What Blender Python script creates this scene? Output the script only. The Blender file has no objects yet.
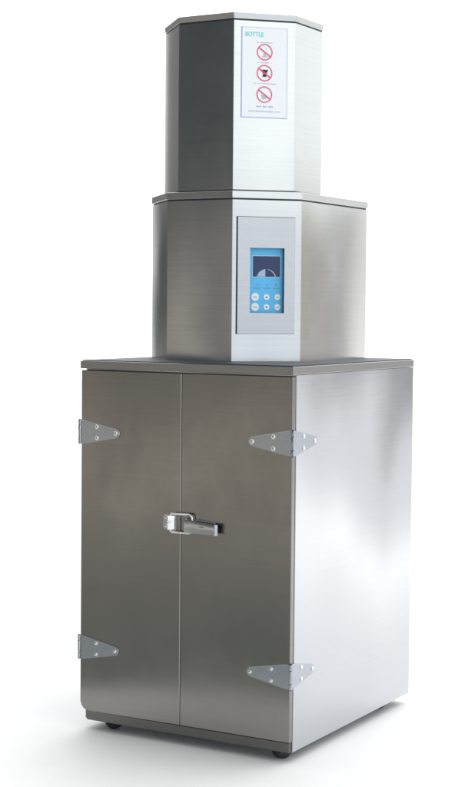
import bpy, bmesh, math, random
from mathutils import Vector, Matrix

random.seed(7)
sc = bpy.context.scene
COL = sc.collection
B = Vector((-0.3, 0.346, 0.0))          # base of the machine, where its Empty stands

# ------------------------------------------------------------------ materials
def new_mat(name):
    m = bpy.data.materials.new(name)
    m.use_nodes = True
    nt = m.node_tree
    return m, nt, nt.nodes, nt.links, nt.nodes['Principled BSDF']

def noise(nt, src, scale_vec, scale, detail=3.0, rough=0.5, loc=(0, 0, 0)):
    mp = nt.nodes.new('ShaderNodeMapping')
    mp.inputs['Scale'].default_value = scale_vec
    mp.inputs['Location'].default_value = loc
    nt.links.new(src, mp.inputs['Vector'])
    n = nt.nodes.new('ShaderNodeTexNoise')
    n.inputs['Scale'].default_value = scale
    n.inputs['Detail'].default_value = detail
    n.inputs['Roughness'].default_value = rough
    nt.links.new(mp.outputs['Vector'], n.inputs['Vector'])
    return n.outputs['Fac']

def steel(name, base=(0.60, 0.595, 0.58), r0=0.16, r1=0.24, wave=0.10, grain=(4, 4, 300), wscale=2.6, gstr=0.012, loc=(0, 0, 0), bow=0.0):
    """brushed stainless sheet: fine grain, cloudy smudges, slight buckling of the sheet"""
    m, nt, N, L, P = new_mat(name)
    tc = N.new('ShaderNodeTexCoord').outputs['Object']
    g = noise(nt, tc, grain, 1.0, 4.0, 0.6)
    s = noise(nt, tc, (1, 1, 1), 5.0, 4.0, 0.6, loc=(3 + loc[0], 1, 7))
    w = noise(nt, tc, (1.0, 1.0, 0.55), wscale, 1.0, 0.4, loc=loc)
    f = N.new('ShaderNodeTexNoise'); f.inputs['Scale'].default_value = 420; f.inputs['Detail'].default_value = 2
    L.new(tc, f.inputs['Vector'])
    mr = N.new('ShaderNodeMapRange'); mr.inputs['From Min'].default_value = 0.3; mr.inputs['From Max'].default_value = 0.7
    mr.inputs['To Min'].default_value = r0; mr.inputs['To Max'].default_value = r1
    s2 = noise(nt, tc, (1.0, 1.0, 0.35), 22.0, 5.0, 0.65, loc=(1, 4 + loc[1], 2))
    sm = N.new('ShaderNodeMath'); sm.operation = 'MULTIPLY_ADD'; sm.inputs[1].default_value = 0.5; sm.inputs[2].default_value = -0.25
    L.new(s2, sm.inputs[0])
    sa = N.new('ShaderNodeMath'); sa.operation = 'ADD'; L.new(s, sa.inputs[0]); L.new(sm.outputs[0], sa.inputs[1])
    L.new(sa.outputs[0], mr.inputs['Value']); L.new(mr.outputs['Result'], P.inputs['Roughness'])
    mx = N.new('ShaderNodeMixRGB')
    mx.inputs['Color1'].default_value = (*[c * 0.93 for c in base], 1)
    mx.inputs['Color2'].default_value = (*[c * 1.05 for c in base], 1)
    ad = N.new('ShaderNodeMath'); ad.operation = 'ADD'
    L.new(g, ad.inputs[0])
    fm = N.new('ShaderNodeMath'); fm.operation = 'MULTIPLY_ADD'; fm.inputs[1].default_value = 0.9; fm.inputs[2].default_value = -0.45
    L.new(f.outputs['Fac'], fm.inputs[0]); L.new(fm.outputs[0], ad.inputs[1])
    L.new(ad.outputs[0], mx.inputs['Fac'])
    L.new(mx.outputs['Color'], P.inputs['Base Color'])
    def vec(op, x, y):
        v = N.new('ShaderNodeVectorMath'); v.operation = op
        L.new(x, v.inputs[0])
        if isinstance(y, tuple): v.inputs[1].default_value = y
        else: L.new(y, v.inputs[1])
        return v
    geo = N.new('ShaderNodeNewGeometry')
    cur = geo.outputs['Normal']
    for src, amp in ((w, wave), (g, gstr)):
        c = src.node.outputs['Color']
        k = vec('SUBTRACT', c, (0.5, 0.5, 0.5))
        sc_ = N.new('ShaderNodeVectorMath'); sc_.operation = 'SCALE'; sc_.inputs['Scale'].default_value = amp
        L.new(k.outputs[0], sc_.inputs[0])
        cur = vec('ADD', cur, sc_.outputs[0]).outputs[0]
    if bow:                                         # the sheet is sprung: towards the back it leans in at the top
        sp = N.new('ShaderNodeSeparateXYZ'); L.new(tc, sp.inputs[0])
        mb = N.new('ShaderNodeMapRange'); mb.interpolation_type = 'SMOOTHSTEP'
        mb.inputs['From Min'].default_value = -0.22; mb.inputs['From Max'].default_value = 0.22
        mb.inputs['To Min'].default_value = -0.012; mb.inputs['To Max'].default_value = -bow
        L.new(sp.outputs['Y'], mb.inputs['Value'])
        cb = N.new('ShaderNodeCombineXYZ'); L.new(mb.outputs['Result'], cb.inputs['Z'])
        cur = vec('ADD', cur, cb.outputs[0]).outputs[0]
    nn = N.new('ShaderNodeVectorMath'); nn.operation = 'NORMALIZE'; L.new(cur, nn.inputs[0])
    L.new(nn.outputs[0], P.inputs['Normal'])
    P.inputs['Metallic'].default_value = 1.0
    return m

def plain(name, col, rough=0.5, metal=0.0, var=0.06, scale=60):
    m, nt, N, L, P = new_mat(name)
    tc = N.new('ShaderNodeTexCoord').outputs['Object']
    n = noise(nt, tc, (1, 1, 1), scale, 3.0)
    mx = N.new('ShaderNodeMixRGB')
    mx.inputs['Color1'].default_value = (*[c * (1 - var) for c in col], 1)
    mx.inputs['Color2'].default_value = (*[min(1, c * (1 + var)) for c in col], 1)
    L.new(n, mx.inputs['Fac']); L.new(mx.outputs['Color'], P.inputs['Base Color'])
    P.inputs['Roughness'].default_value = rough
    P.inputs['Metallic'].default_value = metal
    return m

M = dict(
    steel=steel('brushed_steel', base=(0.525, 0.537, 0.562), bow=-0.035, r0=0.13, r1=0.19, wave=0.20, wscale=3.2, loc=(0.2, 0.9, 0.3)),
    door=steel('shaded_steel_door', base=(0.262, 0.254, 0.240), r0=0.165, r1=0.235, wave=0.05),  # steel darkened in its colour, standing in for dark surroundings it would mirror
    housing=steel('brushed_steel_housing', r0=0.14, r1=0.20, wave=0.13, wscale=4.0, loc=(2.3, 0.4, 1.1)),
    tower=steel('brushed_steel_tower', r0=0.14, r1=0.2, wave=0.04, wscale=4.0, loc=(1.3, 3.4, 0.1)),
    rail=steel('shaded_steel_rail', base=(0.15, 0.15, 0.14), r0=0.25, r1=0.35, wave=0.02),  # base colour darkened to offset the white floor mirrored so low down
    plate=steel('satin_steel_plate', base=(0.47, 0.47, 0.478), r0=0.2, r1=0.3, wave=0.02),
    trim=steel('rolled_steel_trim', r0=0.2, r1=0.26, wave=0.02),
    shadetrim=steel('shaded_steel_trim', base=(0.34, 0.335, 0.33), r0=0.2, r1=0.26, wave=0.02),  # darker copy of the trim steel, shading the cabinet lid rim
    bright=steel('bright_steel', base=(0.60, 0.60, 0.59), r0=0.14, r1=0.26, wave=0.03, wscale=40),
    zinc=plain('bright_zinc', (0.41, 0.435, 0.48), 0.24, 1.0),
    chrome=plain('polished_chrome', (0.75, 0.75, 0.74), 0.12, 1.0),
    rubber=plain('black_rubber', (0.018, 0.018, 0.02), 0.6),
    gasket_gap=plain('dark_gasket_and_gap', (0.03, 0.035, 0.045), 0.55),  # also put into the shade gaps under lids and beside the plate
    darkmetal=plain('dark_painted_metal', (0.05, 0.055, 0.06), 0.45, 0.3),
    blue=plain('blue_membrane', (0.10, 0.50, 0.88), 0.4, var=0.03),
    palebl=plain('pale_blue_print', (0.34, 0.68, 0.90), 0.4),
    navy=plain('navy_bezel', (0.008, 0.014, 0.06), 0.4),
    lcd=plain('lcd_glass', (0.010, 0.030, 0.105), 0.15, var=0.1, scale=25),
    gauge=plain('lcd_segment', (0.36, 0.47, 0.68), 0.3),
    button=plain('white_button', (0.80, 0.86, 0.90), 0.35),
    ink=plain('dark_ink', (0.02, 0.035, 0.07), 0.5),
    greyink=plain('grey_ink', (0.22, 0.30, 0.40), 0.5),
    paper=plain('white_sticker', (0.88, 0.90, 0.93), 0.4, var=0.02),
    border=plain('pale_violet_line', (0.38, 0.46, 0.74), 0.5),
    teal=plain('teal_print', (0.25, 0.72, 0.72), 0.5),
    red=plain('red_print', (0.78, 0.09, 0.20), 0.5),
    paleink=plain('pale_blue_ink', (0.50, 0.58, 0.74), 0.5),
    icon=plain('pale_grey_ink', (0.48, 0.54, 0.60), 0.5),
    black=plain('black_print', (0.012, 0.012, 0.015), 0.5),
)

# ------------------------------------------------------------------ mesh helpers
def quad_box(bm, x0, x1, y0, y1, z0, z1, bev=0.0, seg=2):
    vs = [bm.verts.new(p) for p in [(x0,y0,z0),(x1,y0,z0),(x1,y1,z0),(x0,y1,z0),(x0,y0,z1),(x1,y0,z1),(x1,y1,z1),(x0,y1,z1)]]
    fs = [bm.faces.new([vs[i] for i in f]) for f in [(3,2,1,0),(4,5,6,7),(0,1,5,4),(1,2,6,5),(2,3,7,6),(3,0,4,7)]]
    if bev:
        es = list({e for f in fs for e in f.edges})
        bmesh.ops.bevel(bm, geom=es, offset=bev, segments=seg, profile=0.5, affect='EDGES')
    return fs

def prism(bm, pts, axis_fn, a, b, bev=0.0, seg=2):
    """closed polygon pts (2-D) swept from depth a to b; axis_fn(u, v, w) -> point"""
    n = len(pts)
    lo = [bm.verts.new(axis_fn(u, v, a)) for u, v in pts]
    hi = [bm.verts.new(axis_fn(u, v, b)) for u, v in pts]
    fs = [bm.faces.new(lo[::-1]), bm.faces.new(hi)]
    for i in range(n):
        fs.append(bm.faces.new([lo[i], lo[(i+1) % n], hi[(i+1) % n], hi[i]]))
    if bev:
        es = list({e for f in fs for e in f.edges})
        bmesh.ops.bevel(bm, geom=es, offset=bev, segments=seg, profile=0.5, affect='EDGES')
    return fs

def tube(bm, path, r, seg=10, closed=False):
    n = len(path); rings = []
    path = [Vector(p) for p in path]
    for i, p in enumerate(path):
        if closed: t = path[(i+1) % n] - path[i-1]
        else: t = path[min(i+1, n-1)] - path[max(i-1, 0)]
        t.normalize()
        up = Vector((0, 1, 0)) if abs(t.y) < 0.9 else Vector((1, 0, 0))
        a = t.cross(up).normalized(); b = t.cross(a).normalized()
        rings.append([bm.verts.new(p + r * (math.cos(k*2*math.pi/seg) * a + math.sin(k*2*math.pi/seg) * b)) for k in range(seg)])
    for i in range(n if closed else n-1):
        A, Bq = rings[i], rings[(i+1) % n]
        for k in range(seg):
            bm.faces.new([A[k], A[(k+1) % seg], Bq[(k+1) % seg], Bq[k]])
    if not closed:
        bm.faces.new(rings[0][::-1]); bm.faces.new(rings[-1])

def cyl(bm, c, axis, r, h, seg=24, bev=0.0):
    """cylinder centred on c along axis"""
    ax = Vector(axis).normalized()
    mat = Matrix.Translation(Vector(c)) @ ax.to_track_quat('Z', 'Y').to_matrix().to_4x4()
    ret = bmesh.ops.create_cone(bm, cap_ends=True, segments=seg, radius1=r, radius2=r, depth=h, matrix=mat)
    if bev:
        es = [e for v in ret['verts'] for e in v.link_edges if len(e.link_faces) == 2 and any(len(f.verts) > 4 for f in e.link_faces)]
        bmesh.ops.bevel(bm, geom=list(set(es)), offset=bev, segments=3, profile=0.5, affect='EDGES')

def dome(bm, c, n, r, h, seg=14):
    """low domed rivet head at c, facing n"""
    ax = Vector(n).normalized()
    mt = Matrix.Translation(Vector(c)) @ ax.to_track_quat('Z', 'Y').to_matrix().to_4x4()
    prev = None
    for k in range(5):
        a = k / 5 * math.pi / 2
        ring = [bm.verts.new(mt @ Vector((r*math.cos(a)*math.cos(t*2*math.pi/seg), r*math.cos(a)*math.sin(t*2*math.pi/seg), h*math.sin(a)))) for t in range(seg)]
        if prev:
            for i in range(seg): bm.faces.new([prev[i], prev[(i+1) % seg], ring[(i+1) % seg], ring[i]])
        prev = ring
    top = bm.verts.new(mt @ Vector((0, 0, h)))
    for i in range(seg): bm.faces.new([prev[i], prev[(i+1) % seg], top])

def link(name, bm, mats, parent, loc=None, smooth=False, world=True):
    """one mesh object; world=True: the verts were given in scene coordinates"""
    bmesh.ops.recalc_face_normals(bm, faces=bm.faces[:])
    if world: bmesh.ops.translate(bm, verts=bm.verts[:], vec=-B)
    me = bpy.data.meshes.new(name); bm.to_mesh(me); bm.free()
    if not isinstance(mats, (list, tuple)): mats = [mats]
    for m in mats: me.materials.append(m)
    if smooth:
        for p in me.polygons: p.use_smooth = True
        try: me.set_sharp_from_angle(angle=math.radians(35))
        except Exception: pass
    o = bpy.data.objects.new(name, me); COL.objects.link(o)
    if parent: o.parent = parent
    if loc is not None: o.location = loc
    return o

def setidx(faces, idx):
    for f in faces: f.material_index = idx

XY = lambda u, v, w: (u, v, w)            # polygon in plan, swept up
XZ = lambda u, v, w: (u, w, v)            # polygon in elevation on the front, swept in y

# ------------------------------------------------------------------ the setting
bm = bmesh.new()
GP = [(0.9, -1.9), (9, -6), (14, 14), (-16, 16), (-16, -1.2), (-1.6, -0.42), (-0.85, -0.36), (-0.5, -0.50), (0.1, -0.60)]  # front-left edge cut short so the doors do not mirror white floor
bm.faces.new([bm.verts.new((x, y, 0)) for x, y in GP])
me = bpy.data.meshes.new('ground'); bm.to_mesh(me); bm.free()
gm, nt, N, L, P = new_mat('white_studio_floor')
tc = N.new('ShaderNodeTexCoord').outputs['Object']
n = noise(nt, tc, (1, 1, 1), 12, 6, 0.6)
mx = N.new('ShaderNodeMixRGB'); mx.inputs['Color1'].default_value = (0.80, 0.80, 0.80, 1); mx.inputs['Color2'].default_value = (0.86, 0.86, 0.86, 1)
L.new(n, mx.inputs['Fac']); L.new(mx.outputs['Color'], P.inputs['Base Color']); P.inputs['Roughness'].default_value = 0.7
P.inputs['Specular IOR Level'].default_value = 0.2
me.materials.append(gm)
ground = bpy.data.objects.new('ground', me); COL.objects.link(ground)
ground['kind'] = 'structure'; ground['label'] = 'plain white floor under the steel machine'

# ------------------------------------------------------------------ the machine
root = bpy.data.objects.new('bottle_machine', None); COL.objects.link(root)
root.location = B
root.empty_display_size = 0.2
root['label'] = 'tall three-tier brushed steel bottle machine on small casters, standing on white floor'
root['category'] = 'machine'

W, D = 0.6, 0.693
ZB, ZD, ZR, ZT = 0.0260, 0.0505, 0.9145, 0.934

# cabinet body: hollow underneath for the casters
bm = bmesh.new()
fs = quad_box(bm, -W + 0.002, 0.0, 0.0175, D, ZB, ZR - 0.0008)
bot = fs[0]
vert_es = [e for e in bm.edges if abs(e.verts[0].co.z - e.verts[1].co.z) > 0.1]
bmesh.ops.bevel(bm, geom=vert_es, offset=0.002, segments=2, profile=0.5, affect='EDGES')
bot = min(bm.faces, key=lambda f: f.calc_center_median().z)
bmesh.ops.recalc_face_normals(bm, faces=bm.faces[:])
bmesh.ops.inset_region(bm, faces=[bot], thickness=0.004)
bmesh.ops.translate(bm, verts=list(bot.verts), vec=(0, 0, 0.045))
body = link('cabinet_body', bm, M['steel'], root)
# lower front rail under the doors
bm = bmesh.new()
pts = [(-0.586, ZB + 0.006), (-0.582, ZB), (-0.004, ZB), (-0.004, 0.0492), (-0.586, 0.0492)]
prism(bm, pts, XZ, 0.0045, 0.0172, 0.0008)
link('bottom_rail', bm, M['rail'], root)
# lid of the cabinet: a folded tray, dark mat on top
bm = bmesh.new()
quad_box(bm, -W - 0.002, 0.0009, -0.0022, D + 0.0009, ZR, ZT, 0.0015)
lid = link('cabinet_lid', bm, M['shadetrim'], root)
bm = bmesh.new()
quad_box(bm, -W + 0.001, -0.004, 0.003, D - 0.004, ZT + 0.0002, ZT + 0.0022)
link('top_mat', bm, M['gasket_gap'], lid)

# doors
SEAM = -0.3045
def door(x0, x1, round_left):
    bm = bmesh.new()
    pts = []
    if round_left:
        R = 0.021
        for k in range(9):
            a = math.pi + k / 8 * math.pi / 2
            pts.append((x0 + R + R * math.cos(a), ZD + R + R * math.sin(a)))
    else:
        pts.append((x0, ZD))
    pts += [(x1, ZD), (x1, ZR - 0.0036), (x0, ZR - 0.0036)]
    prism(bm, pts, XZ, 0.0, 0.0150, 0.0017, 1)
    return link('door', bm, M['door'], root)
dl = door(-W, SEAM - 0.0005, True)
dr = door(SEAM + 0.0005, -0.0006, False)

# hinges: pin at the origin, one leaf over the door front, one along the side
def leaf_outline(sgn, inner, tip=0.118, h0=0.0295, h1=0.0115):
    pts = [(inner, -h0), (0.012, -h0)]
    cx = tip - h1
    for k in range(9):
        a = -math.pi/2 + 0.22 + k / 8 * (math.pi - 0.44)
        pts.append((cx + h1 * math.cos(a), h1 * math.sin(a)))
    pts += [(0.012, h0), (inner, h0)]
    return pts
def make_hinge(sgn):
    """sgn +1: at the right-hand corner (front leaf runs to -x); -1: at the left-hand corner"""
    front = lambda u, v, w: (-sgn * u, -w, v)
    side = lambda u, v, w: (sgn * w, u, v)
    bm = bmesh.new()
    prism(bm, leaf_outline(sgn, 0.0025), front, 0.0003, 0.0024, 0.0005, 1)
    prism(bm, leaf_outline(sgn, 0.0045), side, 0.0003, 0.0024, 0.0005, 1)
    h = link('hinge', bm, M['zinc'], root, world=False)
    bm = bmesh.new()
    c = (sgn * 0.0022, -0.0022)
    for z0, z1 in ((-0.0295, -0.0165), (-0.0155, 0.0155), (0.0165, 0.0295)):
        cyl(bm, (*c, (z0 + z1) / 2), (0, 0, 1), 0.0042, z1 - z0, 16, 0.0006)
    link('knuckle', bm, M['zinc'], h, world=False, smooth=True)
    bm = bmesh.new()
    cyl(bm, (*c, 0), (0, 0, 1), 0.0028, 0.063, 12, 0.0008)
    link('pin', bm, M['darkmetal'], h, world=False, smooth=True)
    for fn, nrm in ((front, (0, -1, 0)), (side, (sgn, 0, 0))):
        for u, v in ((0.050, 0.014), (0.050, -0.014), (0.107, 0.0)):
            bm = bmesh.new()
            cyl(bm, fn(u, v, 0.0029), nrm, 0.0058, 0.0008, 16)
            dome(bm, fn(u, v, 0.0033), nrm, 0.0046, 0.0026)
            link('rivet', bm, M['chrome'], h, world=False, smooth=True)
    return h
def dup(o, loc):
    c = o.copy(); COL.objects.link(c); c.parent = root; c.location = loc
    for ch in list(o.children):
        d = ch.copy(); COL.objects.link(d); d.parent = c
    return c
hr = make_hinge(1); hr.location = Vector((0.0004, 0, 0.7558)) - B
dup(hr, Vector((0.0004, 0, 0.2080)) - B)
hl = make_hinge(-1); hl.location = Vector((-W - 0.0002, 0, 0.7565)) - B
dup(hl, Vector((-W - 0.0002, 0, 0.2115)) - B)

# toggle latch across the seam
bm = bmesh.new()
rp = [(-0.3535, 0.533), (-0.3505, 0.530), (-0.316, 0.528), (-0.316, 0.567), (-0.3505, 0.566), (-0.3535, 0.563)]
prism(bm, rp, XZ, -0.0026, -0.0003, 0.0004, 1)
latch = link('latch', bm, M['zinc'], root)
bm = bmesh.new()                                    # hook block on the left door
prism(bm, [(-0.3345, -0.0027), (-0.3345, -0.0150), (-0.3320, -0.0165), (-0.3190, -0.0045), (-0.3190, -0.0027)], XY, 0.5305, 0.5650, 0.0010, 2)
link('hook', bm, M['chrome'], latch, smooth=True)
bm = bmesh.new()                                    # wire loop
path = []
def arc(cx, cz, r, a0, a1, y0, y1, n=6):
    for k in range(n + 1):
        a = math.radians(a0 + (a1 - a0) * k / n)
        path.append((cx + r * math.cos(a), y0 + (y1 - y0) * k / n, cz + r * math.sin(a)))
arc(-0.322, 0.5645, 0.006, 180, 90, -0.0092, -0.0092)
arc(-0.277, 0.5605, 0.011, 90, 0, -0.0092, -0.0092)
arc(-0.277, 0.5365, 0.011, 0, -90, -0.0092, -0.0092)
arc(-0.322, 0.5315, 0.006, -90, -180, -0.0092, -0.0092)
tube(bm, path, 0.0027, 10, closed=True)
link('wire_loop', bm, M['chrome'], latch, smooth=True)
bm = bmesh.new()                                    # base plate on the right door
prism(bm, [(-0.289, 0.5275), (-0.206, 0.5285), (-0.206, 0.556), (-0.289, 0.5595)], XZ, -0.0026, -0.0003, 0.0004, 1)
link('base_plate', bm, M['zinc'], latch)
bm = bmesh.new()                                    # lever: folded channel, lifted towards its free end
def lv(u, v, w):
    t = (u + 0.287) / 0.094
    return (u, w - 0.006 * t, v)
prism(bm, [(-0.287, 0.5265), (-0.197, 0.5280), (-0.197, 0.5530), (-0.287, 0.5600)], lv, -0.0140, -0.0110, 0.0008, 2)
prism(bm, [(-0.287, 0.5268), (-0.199, 0.5283), (-0.199, 0.5305), (-0.287, 0.5292)], lv, -0.0108, -0.0030, 0.0005, 1)
prism(bm, [(-0.287, 0.5572), (-0.199, 0.5506), (-0.199, 0.5527), (-0.287, 0.5597)], lv, -0.0108, -0.0030, 0.0005, 1)
lever = link('lever', bm, M['bright'], latch, smooth=True)
bm = bmesh.new()                                    # turned-out finger lip
prism(bm, [(-0.1975, -0.0215), (-0.1960, -0.0225), (-0.1905, -0.0165), (-0.1920, -0.0155)], XY, 0.5270, 0.5535, 0.0005, 1)
link('finger_lip', bm, M['zinc'], latch, smooth=True)
bm = bmesh.new()                                    # slot boss and pivot pin
pts = []
for k in range(8):
    a = math.pi/2 + k / 7 * math.pi; pts.append((-0.240 + 0.0028*math.cos(a), 0.5425 + 0.0028*math.sin(a)))
for k in range(8):
    a = -math.pi/2 + k / 7 * math.pi; pts.append((-0.230 + 0.0028*math.cos(a), 0.5425 + 0.0028*math.sin(a)))
prism(bm, pts, XZ, -0.0195, -0.0165, 0.0008, 2)
link('slot_boss', bm, M['chrome'], latch, smooth=True)
bm = bmesh.new()
cyl(bm, (-0.2845, -0.0085, 0.5432), (0, 0, 1), 0.0042, 0.0365, 14, 0.0008)
link('pivot_pin', bm, M['zinc'], latch, smooth=True)
for x, z in ((-0.3445, 0.5595), (-0.3445, 0.5385)):
    bm = bmesh.new()
    dome(bm, (x, -0.0026, z), (0, -1, 0), 0.0050, 0.0030)
    link('rivet', bm, M['chrome'], latch, smooth=True)

# casters
def make_caster():
    bm = bmesh.new()
    quad_box(bm, -0.026, 0.026, -0.026, 0.026, 0.0665, 0.0705, 0.0006)     # mounting plate
    cyl(bm, (0, 0, 0.0615), (0, 0, 1), 0.018, 0.009, 20)                    # swivel head
    for s in (-1, 1):
        quad_box(bm, -0.015, 0.017, s*0.0165 - 0.0015, s*0.0165 + 0.0015, 0.016, 0.058, 0.0006)
    c = link('caster', bm, M['darkmetal'], root, world=False)
    bm = bmesh.new(); cyl(bm, (0, 0, 0.0235), (0, 1, 0), 0.0235, 0.026, 36, 0.004)
    link('tyre', bm, M['rubber'], c, world=False, smooth=True)
    bm = bmesh.new(); cyl(bm, (0, 0, 0.0235), (0, 1, 0), 0.005, 0.040, 14)
    link('axle', bm, M['zinc'], c, world=False, smooth=True)
    return c
c0 = make_caster(); c0.location = Vector((-0.530, 0.052, 0)) - B; c0.rotation_euler.z = math.radians(12)
for (x, y, rz) in ((-0.044, 0.045, 62), (-0.046, 0.590, 20), (-0.555, 0.640, -30)):
    c = dup(c0, Vector((x, y, 0)) - B); c.rotation_euler = (0, 0, math.radians(rz))

# ---- housings: prisms in plan
def outline(xa, xb, c, y, yr, rear_chamfer):
    p = [(xa - c, y + c), (xa, y), (xb, y), (xb + c, y + c), (xb + c, yr)]
    p += [(xb, yr + c), (xa, yr + c)] if rear_chamfer else []
    p += [(xa - c, yr)]
    return p
def grow(p, d):
    out = []; n = len(p)
    for i in range(n):
        a, b, c = Vector(p[i-1]), Vector(p[i]), Vector(p[(i+1) % n])
        n1 = Vector(((b-a).y, -(b-a).x)).normalized(); n2 = Vector(((c-b).y, -(c-b).x)).normalized()
        m = (n1 + n2).normalized(); k = d / max(0.2, m.dot(n1))
        out.append(tuple(b + m * k))
    return out
MO = outline(-0.4539, -0.2631, 0.1272, 0.1658, 0.6759, False)
TO = outline(-0.4249, -0.2652, 0.1127, 0.1698, 0.4320, True)
ZM0, ZM1, ZM2 = ZT + 0.0022, 1.3408, 1.3590
ZT1, ZT2 = 1.7811, 1.7965

S = 2 ** -0.5
def chamfer_frame(xb, y):
    return lambda u, v, w: (xb + S*u + S*w, y + S*u - S*w, v)
CM = chamfer_frame(-0.2631, 0.1658)
CT = chamfer_frame(-0.2652, 0.1698)
# keypad window
KU0, KU1, KZ0, KZ1 = 0.0456, 0.1346, 1.0568, 1.2185
DEEP = 0.010

# middle housing, with a real opening for the keypad in its corner face
bm = bmesh.new()
n = len(MO)
lo = [bm.verts.new((x, y, ZM0)) for x, y in MO]
hi = [bm.verts.new((x, y, ZM1 - 0.0038)) for x, y in MO]
for i in range(n):
    j = (i + 1) % n
    if i == 2: continue
    bm.faces.new([lo[i], lo[j], hi[j], hi[i]])
zl, zh = ZM0, ZM1 - 0.0038
g = 0.006
a0, a1, b0, b1 = KU0 - g, KU1 + g, KZ0 - g, KZ1 + g
V = lambda u, z: bm.verts.new(CM(u, z, 0))
la, lb, ta, tb = V(a0, zl), V(a1, zl), V(a0, zh), V(a1, zh)
k00, k10, k01, k11 = V(a0, b0), V(a1, b0), V(a0, b1), V(a1, b1)
bm.faces.new([lo[2], la, k00, k01, ta, hi[2]])
bm.faces.new([lb, lo[3], hi[3], tb, k11, k10])
bm.faces.new([la, lb, k10, k00]); bm.faces.new([k01, k11, tb, ta])
bm.faces.new(lo[:3] + [la, lb] + lo[3:]); bm.faces.new(hi[:3] + [ta, tb] + hi[3:])
es = [e for e in bm.edges if (e.verts[0] in lo and e.verts[1] in hi) or (e.verts[1] in lo and e.verts[0] in hi)]
bmesh.ops.bevel(bm, geom=es, offset=0.0025, segments=3, profile=0.5, affect='EDGES')
house = link('control_housing', bm, M['housing'], root, smooth=True)
bm = bmesh.new(); prism(bm, grow(MO, -0.0022), XY, ZM1 - 0.0038, ZM1)
link('lid_shadow_gap', bm, M['gasket_gap'], house)  # dark slab standing in for the shadow gap under the lid
bm = bmesh.new()
LO = grow(MO, 0.0018)
prism(bm, LO, XY, ZM1, ZM2, 0.0015)
link('housing_lid', bm, M['trim'], house)

# tower
bm = bmesh.new(); prism(bm, TO, XY, ZM2 + 0.0032, ZT1 - 0.0042)
es = [e for e in bm.edges if abs(e.verts[0].co.z - e.verts[1].co.z) > 0.1]
bmesh.ops.bevel(bm, geom=es, offset=0.0022, segments=3, profile=0.5, affect='EDGES')
tower = link('tower_housing', bm, M['tower'], root, smooth=True)
bm = bmesh.new(); prism(bm, grow(TO, -0.002), XY, ZM2, ZM2 + 0.0032)
link('foot_gasket', bm, M['gasket_gap'], tower)
bm = bmesh.new(); prism(bm, grow(TO, -0.002), XY, ZT1 - 0.0042, ZT1)
link('lid_shadow_gap', bm, M['gasket_gap'], tower)  # same dark fill for the shaded gap below the tower lid
bm = bmesh.new(); prism(bm, grow(TO, 0.0016), XY, ZT1, ZT2)
for v in bm.verts:                                  # the folded rim leans in a little towards its lower edge
    if v.co.z < ZT1 + 0.001:
        k = 1 - 0.0016 / 0.19
        v.co.x = -0.34505 + (v.co.x + 0.34505) * k; v.co.y = 0.35725 + (v.co.y - 0.35725) * k
bmesh.ops.bevel(bm, geom=bm.edges[:], offset=0.0013, segments=2, profile=0.5, affect='EDGES')
link('tower_lid', bm, M['trim'], tower)

# ---- control panel on the corner face
def frect(bm, F, u0, u1, v0, v1, w0, w1, bev=0.0):
    return prism(bm, [(u0, v0), (u1, v0), (u1, v1), (u0, v1)], F, w0, w1, bev)
def disc(F, u, v, r, n=28, r2=None):
    return [(u + r*math.cos(2*math.pi*k/n), v + (r2 or r)*math.sin(2*math.pi*k/n)) for k in range(n)]

bm = bmesh.new()                                   # plate as a frame round the window
PU0, PU1, PZ0, PZ1 = 0.0130, 0.1625, 1.0045, 1.2950
o = [(PU0, PZ0), (PU1, PZ0), (PU1, PZ1), (PU0, PZ1)]; i_ = [(KU0, KZ0), (KU1, KZ0), (KU1, KZ1), (KU0, KZ1)]
for w, flip in ((0.0035, False), (0.0006, True)):
    vo = [bm.verts.new(CM(u, v, w)) for u, v in o]; vi = [bm.verts.new(CM(u, v, w)) for u, v in i_]
    if w == 0.0035: fo, fi = vo, vi
    else: go, gi = vo, vi
    for k in range(4):
        j = (k + 1) % 4
        bm.faces.new([vo[k], vo[j], vi[j], vi[k]])
for k in range(4):
    j = (k + 1) % 4
    bm.faces.new([fo[k], fo[j], go[j], go[k]]); bm.faces.new([fi[k], fi[j], gi[j], gi[k]])
es = [e for e in bm.edges if all(v in fo for v in e.verts)]
bmesh.ops.bevel(bm, geom=es, offset=0.0008, segments=2, profile=0.5, affect='EDGES')
panel = link('control_panel', bm, M['plate'], root)
bm = bmesh.new()                                   # dark strips standing in for the shade along the plate's edge
for r_ in ((PU0 - 0.0026, PU0 + 0.004, PZ0 - 0.0005, PZ1 + 0.0012), (PU0 + 0.004, PU1 + 0.0006, PZ1 - 0.004, PZ1 + 0.0012)):
    frect(bm, CM, *r_, 0.00015, 0.00055)
link('plate_shadow_gap', bm, M['gasket_gap'], panel)
bm = bmesh.new()                                   # walls of the recess
t = 0.002
for r_ in ((KU1 + 0.0001, KU1 + t, KZ0 - t, KZ1 + t), (KU0 - t, KU0 - 0.0001, KZ0 - t, KZ1 + t), (KU0 - 0.0001, KU1 + 0.0001, KZ1 + 0.0001, KZ1 + t), (KU0 - 0.0001, KU1 + 0.0001, KZ0 - t, KZ0 - 0.0001)):
    frect(bm, CM, *r_, -DEEP, 0.0004)
link('recess', bm, M['navy'], panel)
bm = bmesh.new()
frect(bm, CM, KU0 - 0.0015, KU1 + 0.0015, KZ0 - 0.0015, KZ1 + 0.0015, -DEEP - 0.002, -DEEP - 0.0001)
def add(poly_list, F, w0, w1, idx):
    for pts in poly_list:
        setidx(prism(bm, pts, F, w0, w1), idx)
SH = 0.0029
rect = lambda u0, u1, v0, v1: [(u0, v0), (u1, v0), (u1, v1), (u0, v1)]
W0, W1 = -DEEP, -DEEP + 0.0004
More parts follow.
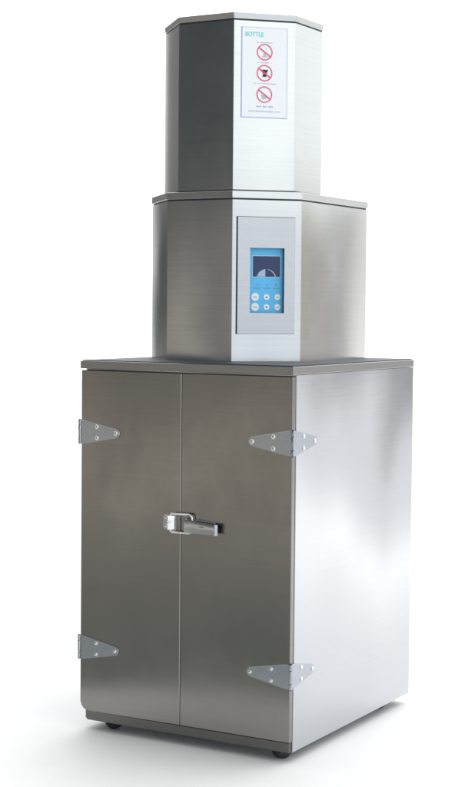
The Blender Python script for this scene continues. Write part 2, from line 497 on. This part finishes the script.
# pale line round the screen, indicator dots, illegible captions
su0, su1, sz0, sz1 = 0.0540 + SH, 0.1245 + SH, 1.1475, 1.1985
add([rect(su0 - 0.0025, su1 + 0.0025, sz0 - 0.0028, sz1 + 0.0024)], CM, W0, W1, 1)
for uc, ln in ((0.0655, 0.0187), (0.0905, 0.0137), (0.1135, 0.0155)):
    add([disc(CM, uc + SH, 1.1272, 0.0013, 10)], CM, W0, W1, 2)
    x = uc + SH - ln / 2
    while x < uc + SH + ln / 2 - 0.0006:
        w_ = random.uniform(0.0009, 0.0021); hgt = random.uniform(0.0009, 0.0014)
        add([rect(x, x + w_, 1.1188 - hgt, 1.1188 + hgt)], CM, W0, W1, 3); x += w_ + 0.0006
link('keypad', bm, [M['blue'], M['palebl'], M['ink'], M['greyink']], panel)
# screen with the gauge
bm = bmesh.new()
frect(bm, CM, su0, su1, sz0, sz1, W1 + 0.0001, W1 + 0.0012)
gc, R = su0 + 0.49 * (su1 - su0), 0.0262
zc = sz0 - 0.0072
zt = lambda x, r: zc + math.sqrt(max(0, r*r - x*x))
base = sz0 + 0.0006
x_end = math.sqrt(R*R - (base - zc)**2)
xs = [-x_end + (x_end - 0.0028) * k / 12 for k in range(13)]
left = [(gc + x, max(base, zt(x, R))) for x in xs] + [(gc + xs[-1], base)]
r2 = R - 0.0028
xi = math.sqrt(r2*r2 - (base - zc)**2)
xo = [0.0030 + (x_end - 0.0030) * k / 14 for k in range(15)]
xn = [0.0030 + (xi - 0.0030) * k / 14 for k in range(15)]
inner = lambda x: zt(x, R) - (0.0008 + 0.0030 * (x / x_end))
right = [(gc + x, max(base, zt(x, R))) for x in xo] + [(gc + x, max(base, zt(x, r2 + 0.002 * (1 - x / xi)))) for x in xn[::-1]]
add([left[::-1]], CM, W1 + 0.0013, W1 + 0.0016, 1)
add([right[::-1]], CM, W1 + 0.0013, W1 + 0.0016, 1)
link('screen', bm, [M['lcd'], M['gauge']], panel)
# buttons
for row, z in enumerate((1.0967, 1.0716)):
    for col, (uc, rad) in enumerate(((0.0597, 0.0102), (0.0895, 0.0074), (0.1180, 0.0078))):
        u = uc + SH
        bm = bmesh.new()
        prism(bm, disc(CM, u, z, rad), CM, W0 + 0.0001, W0 + 0.0013, 0.0003, 1)
        p0, p1 = W0 + 0.0014, W0 + 0.0016
        if col == 1:
            s = 0.0027
            tri = [(u - s, z - s*0.8), (u + s, z - s*0.8), (u, z + s*1.3)] if row == 0 else [(u - s, z + s*0.8), (u, z - s*1.3), (u + s, z + s*0.8)]
            add([tri], CM, p0, p1, 1)
        else:
            ln = 0.0105 if col == 0 else 0.0072
            x = u - ln/2
            while x < u + ln/2 - 0.0004:
                w_ = random.uniform(0.0010, 0.0018)
                add([rect(x, x + w_, z - 0.0012, z + 0.0010)], CM, p0, p1, 2); x += w_ + 0.0005
        link('button', bm, [M['button'], M['ink'], M['greyink']], panel)

# ---- notice sticker on the tower
SU0, SU1, SZ0, SZ1 = 0.0184, 0.1382, 1.5395, 1.7622
bm = bmesh.new()
frect(bm, CT, SU0, SU1, SZ0, SZ1, 0.0003, 0.0013)
P0, P1 = 0.0014, 0.0017
add([rect(SU0 + 0.0004, SU0 + 0.0030, SZ0 + 0.0004, SZ1 - 0.0004)], CT, P0, P1, 1)
add([rect(SU0 + 0.0030, SU1 - 0.0004, SZ0 + 0.0004, SZ0 + 0.0022)], CT, P0, P1, 1)
add([rect(SU1 - 0.0016, SU1 - 0.0004, SZ0 + 0.0022, SZ1 - 0.0004)], CT, P0, P1, 2)
add([rect(SU0 + 0.0030, SU1 - 0.0016, SZ1 - 0.0014, SZ1 - 0.0004)], CT, P0, P1, 2)
def scribble(uc, z, ln, hgt, idx, gaps=()):
    x = uc - ln / 2
    while x < uc + ln / 2 - 0.0005:
        w_ = random.uniform(0.0012, 0.0028); h_ = hgt * random.uniform(0.6, 1.0) / 2
        if not any(a < (x - uc + ln/2) / ln < b for a, b in gaps):
            add([rect(x, x + w_, z - h_, z + h_)], CT, P0, P1, idx)
        x += w_ + 0.0008
UC = 0.0788
scribble(UC, 1.7250, 0.040, 0.0030, 2, ((0.12, 0.2),))
scribble(UC, 1.6757, 0.038, 0.0030, 2, ((0.12, 0.22), (0.8, 0.92)))
scribble(UC + 0.001, 1.6243, 0.058, 0.0030, 2, ((0.08, 0.14), (0.3, 0.34)))
scribble(UC + 0.001, 1.5678, 0.042, 0.0042, 1, ((0.26, 0.36), (0.64, 0.72)))
scribble(UC, 1.5560, 0.082, 0.0036, 2, ((0.75, 0.79),))
sticker = link('notice_sticker', bm, [M['paper'], M['border'], M['paleink']], root)
# heading
cu = bpy.data.curves.new('heading', 'FONT'); cu.body = 'BOTTLE'; cu.size = 0.0150; cu.offset = 0.0004; cu.extrude = 0.0002
tmp = bpy.data.objects.new('heading', cu); COL.objects.link(tmp)
dg = bpy.context.evaluated_depsgraph_get()
me = bpy.data.meshes.new_from_object(tmp.evaluated_get(dg))
bpy.data.objects.remove(tmp); bpy.data.curves.remove(cu)
xs_ = [v.co.x for v in me.vertices]; x0_, wd = min(xs_), max(xs_) - min(xs_)
for v in me.vertices:
    v.co = Vector(CT(0.0290 + (v.co.x - x0_) / wd * 0.047, 1.7395 + v.co.y, 0.0017 + v.co.z)) - B
me.materials.clear(); me.materials.append(M['teal'])
hd = bpy.data.objects.new('heading', me); COL.objects.link(hd); hd.parent = sticker
# three prohibition signs
def sign(z, kind):
    global bm
    bm = bmesh.new()
    r0, r1, n = 0.0176, 0.0202, 44
    for k in range(n):
        a, b = 2*math.pi*k/n, 2*math.pi*(k+1)/n
        f = [(r1*math.cos(a), r1*math.sin(a)), (r1*math.cos(b), r1*math.sin(b)), (r0*math.cos(b), r0*math.sin(b)), (r0*math.cos(a), r0*math.sin(a))]
        for w, q in ((0.0021, f),):
            bm.faces.new([bm.verts.new(CT(UC + u, z + v, w)) for u, v in q])
        bm.faces.new([bm.verts.new(CT(UC + f[0][0], z + f[0][1], 0.0021)), bm.verts.new(CT(UC + f[1][0], z + f[1][1], 0.0021)), bm.verts.new(CT(UC + f[1][0], z + f[1][1], 0.0014)), bm.verts.new(CT(UC + f[0][0], z + f[0][1], 0.0014))])
    bmesh.ops.remove_doubles(bm, verts=bm.verts[:], dist=1e-6)
    ang = math.radians(-36)
    d = Vector((math.cos(ang), math.sin(ang))); q = Vector((-d.y, d.x)) * 0.0016
    e = d * 0.0182
    bar = [(-e - q), (e - q), (e + q), (-e + q)]
    add([[(UC + p.x, z + p.y) for p in bar]], CT, 0.0019, 0.0022, 0)
    if kind == 0:                                   # a pale stemmed glass
        polys = [[(-0.0016, 0.000), (0.0016, 0.000), (0.0028, -0.006), (-0.0028, -0.006)], [(-0.0080, -0.0125), (0.0080, -0.0125), (0.0026, -0.0066), (-0.0026, -0.0066)], [(0.002, 0.0065), (0.0055, 0.0095), (0.0048, 0.0105), (0.0012, 0.0074)]]
        idx = 1
    elif kind == 1:                                 # a black tumbler
        polys = [[(-0.0075, 0.0085), (-0.0045, -0.0015), (0.0072, 0.0020), (0.0086, 0.0085)][::1], [(-0.0040, -0.0022), (-0.0052, -0.0090), (0.0042, -0.0090), (0.0066, 0.0010)]]
        idx = 2
    else:                                           # a pale cup with red fruit pieces
        polys = [[(-0.0085, -0.0005), (-0.0062, -0.0110), (0.0040, -0.0115), (0.0062, -0.0035)]]
        idx = 1
    add([[(UC + u, z + v) for u, v in p] for p in polys], CT, 0.0014, 0.0017, idx)
    link('prohibition_sign', bm, [M['red'], M['icon'], M['black'], M['border']], sticker)
for kk, zz in enumerate((1.7015, 1.6502, 1.5975)):
    sign(zz, kk)

# ------------------------------------------------------------------ light: a bright studio, dark side of the room behind the camera on the left
world = bpy.data.worlds.new('World'); sc.world = world
world.use_nodes = True
nt = world.node_tree; N = nt.nodes; L = nt.links
bg = N['Background']
tc = N.new('ShaderNodeTexCoord')
sep = N.new('ShaderNodeSeparateXYZ'); L.new(tc.outputs['Generated'], sep.inputs[0])
at = N.new('ShaderNodeMath'); at.operation = 'ARCTAN2'; L.new(sep.outputs['Y'], at.inputs[0]); L.new(sep.outputs['X'], at.inputs[1])
tt = N.new('ShaderNodeMath'); tt.operation = 'MULTIPLY_ADD'; tt.inputs[1].default_value = 1/(2*math.pi); tt.inputs[2].default_value = 0.5
L.new(at.outputs[0], tt.inputs[0])
SC = 3.0
def ramp(src, stops):
    r = N.new('ShaderNodeValToRGB'); r.color_ramp.interpolation = 'EASE'
    els = r.color_ramp.elements
    while len(els) > 1: els.remove(els[-1])
    stops = sorted(stops)
    for k, (p, c) in enumerate(stops):
        e = els[0] if k == 0 else els.new(p)
        e.position = p
        e.color = (*[x / SC for x in c], 1)
    L.new(src, r.inputs['Fac'])
    return r.outputs['Color']
def az(deg): return ((deg + 180) % 360) / 360
def grey(v, t=(1, 1, 1)): return tuple(v * k for k in t)
warm, cool, blue = (1.10, 1.0, 0.88), (0.93, 1.0, 1.02), (0.88, 0.98, 1.10)
sky = (0.94, 1.0, 1.02)
high = ramp(tt.outputs[0], [(0.0, grey(.20, cool)), (az(-150), grey(.12, cool)), (az(-120), grey(.080, (.84, 1.0, 1.06))), (az(-85), grey(.13, cool)), (az(-58), grey(1.5, sky)),
    (az(-30), grey(1.75, sky)), (az(20), grey(1.50, sky)), (az(60), grey(1.5, sky)), (az(84), grey(1.5, sky)), (az(102), grey(2.0)), (az(132.5), grey(2.0)), (az(143.5), grey(.26)), (1.0, grey(.20, cool))])
mid = ramp(tt.outputs[0], [(0.0, grey(.16, cool)), (az(-150), grey(.20)), (az(-120), grey(.215)), (az(-85), grey(.22)), (az(-58), grey(1.1, blue)),
    (az(-30), grey(1.25, blue)), (az(10), grey(.9)), (az(45), grey(.50, warm)), (az(68), grey(.56)), (az(98), grey(1.9)), (az(132.5), grey(2.0)), (az(143.5), grey(.10, (.9, 1.0, 1.0))), (1.0, grey(.16, cool))])
lowmid = ramp(tt.outputs[0], [(0.0, grey(.20, cool)), (az(-150), grey(.85, warm)), (az(-120), grey(.98, warm)), (az(-85), grey(.98, warm)), (az(-58), grey(.9, blue)),
    (az(-30), grey(.82, (.82, .97, 1.15))), (az(10), grey(.9)), (az(45), grey(1.0)), (az(68), grey(1.05)), (az(98), grey(1.9)), (az(132.5), grey(2.0)), (az(143.5), grey(.2, cool)), (1.0, grey(.2, cool))])
low = ramp(tt.outputs[0], [(0.0, grey(1.6)), (az(-172), grey(1.6)), (az(-150), grey(.34, (.9, 1, .98))), (az(-85), grey(.34, (.9, 1, .98))), (az(-58), grey(.7)),
    (az(-30), grey(.9)), (az(60), grey(1.2)), (az(98), grey(2.0)), (az(131), grey(2.0)), (1.0, grey(1.6))])
def mixz(z0, z1, a, b):
    mr = N.new('ShaderNodeMapRange'); mr.interpolation_type = 'SMOOTHSTEP'
    mr.inputs['From Min'].default_value = z0; mr.inputs['From Max'].default_value = z1
    L.new(sep.outputs['Z'], mr.inputs['Value'])
    m = N.new('ShaderNodeMixRGB'); L.new(mr.outputs['Result'], m.inputs['Fac'])
    if isinstance(a, tuple): m.inputs['Color1'].default_value = (*a, 1)
    else: L.new(a, m.inputs['Color1'])
    if isinstance(b, tuple): m.inputs['Color2'].default_value = (*b, 1)
    else: L.new(b, m.inputs['Color2'])
    return m.outputs['Color']
c0 = mixz(-0.19, -0.09, low, lowmid)
c1 = mixz(-0.085, -0.018, c0, mid)
c2 = mixz(0.04, 0.088, c1, high)
over = ramp(tt.outputs[0], [(0.0, grey(1.7)), (az(-150), grey(.5)), (az(-120), grey(.4)), (az(-85), grey(.5)), (az(-30), grey(1.2)), (az(60), grey(2.6)), (az(120), grey(3.0)), (az(150), grey(2.3)), (1.0, grey(1.7))])
c3 = mixz(0.36, 0.60, c2, over)
L.new(c3, bg.inputs['Color'])
bg.inputs['Strength'].default_value = SC

la = bpy.data.lights.new('added_fill', 'AREA'); la.shape = 'RECTANGLE'; la.size = 0.7; la.size_y = 0.7; la.energy = 20; la.spread = math.radians(110)
la.color = (1.0, 0.98, 0.95)
lo_ = bpy.data.objects.new('added_fill', la); COL.objects.link(lo_)
lo_.location = (1.55, 3.2, 2.7)  # added lamp out of view, brightening floor that the side panel mirrors
lo_.rotation_euler = (Vector((1.5, 3.1, 0)) - lo_.location).to_track_quat('-Z', 'Y').to_euler()

# ------------------------------------------------------------------ camera
cam = bpy.data.cameras.new('camera'); co = bpy.data.objects.new('camera', cam); COL.objects.link(co)
yaw, pitch, roll = 0.5234, -0.0544, 0.0086
fw = Vector((-math.sin(yaw)*math.cos(pitch), math.cos(yaw)*math.cos(pitch), math.sin(pitch)))
rt = Vector((math.cos(yaw), math.sin(yaw), 0)); up = rt.cross(fw)
c_, s_ = math.cos(roll), math.sin(roll)
# image x = c*a + s*b, image y(up) = c*b - s*a  ->  camera axes
cx = c_ * rt + s_ * up; cy = c_ * up - s_ * rt
co.matrix_world = Matrix(((cx.x, cy.x, -fw.x, 1.6945), (cx.y, cy.y, -fw.y, -3.2109), (cx.z, cy.z, -fw.z, 1.0237 + 0.045), (0, 0, 0, 1)))
cam.sensor_fit = 'VERTICAL'; cam.sensor_height = 36.0
cam.lens = 1569.9 / 787 * 36.0
cam.clip_end = 200
sc.camera = co

sc.view_settings.view_transform = 'Standard'; sc.view_settings.look = 'None'
sc.view_settings.exposure = 0; sc.view_settings.gamma = 1
sc.render.engine = 'CYCLES'
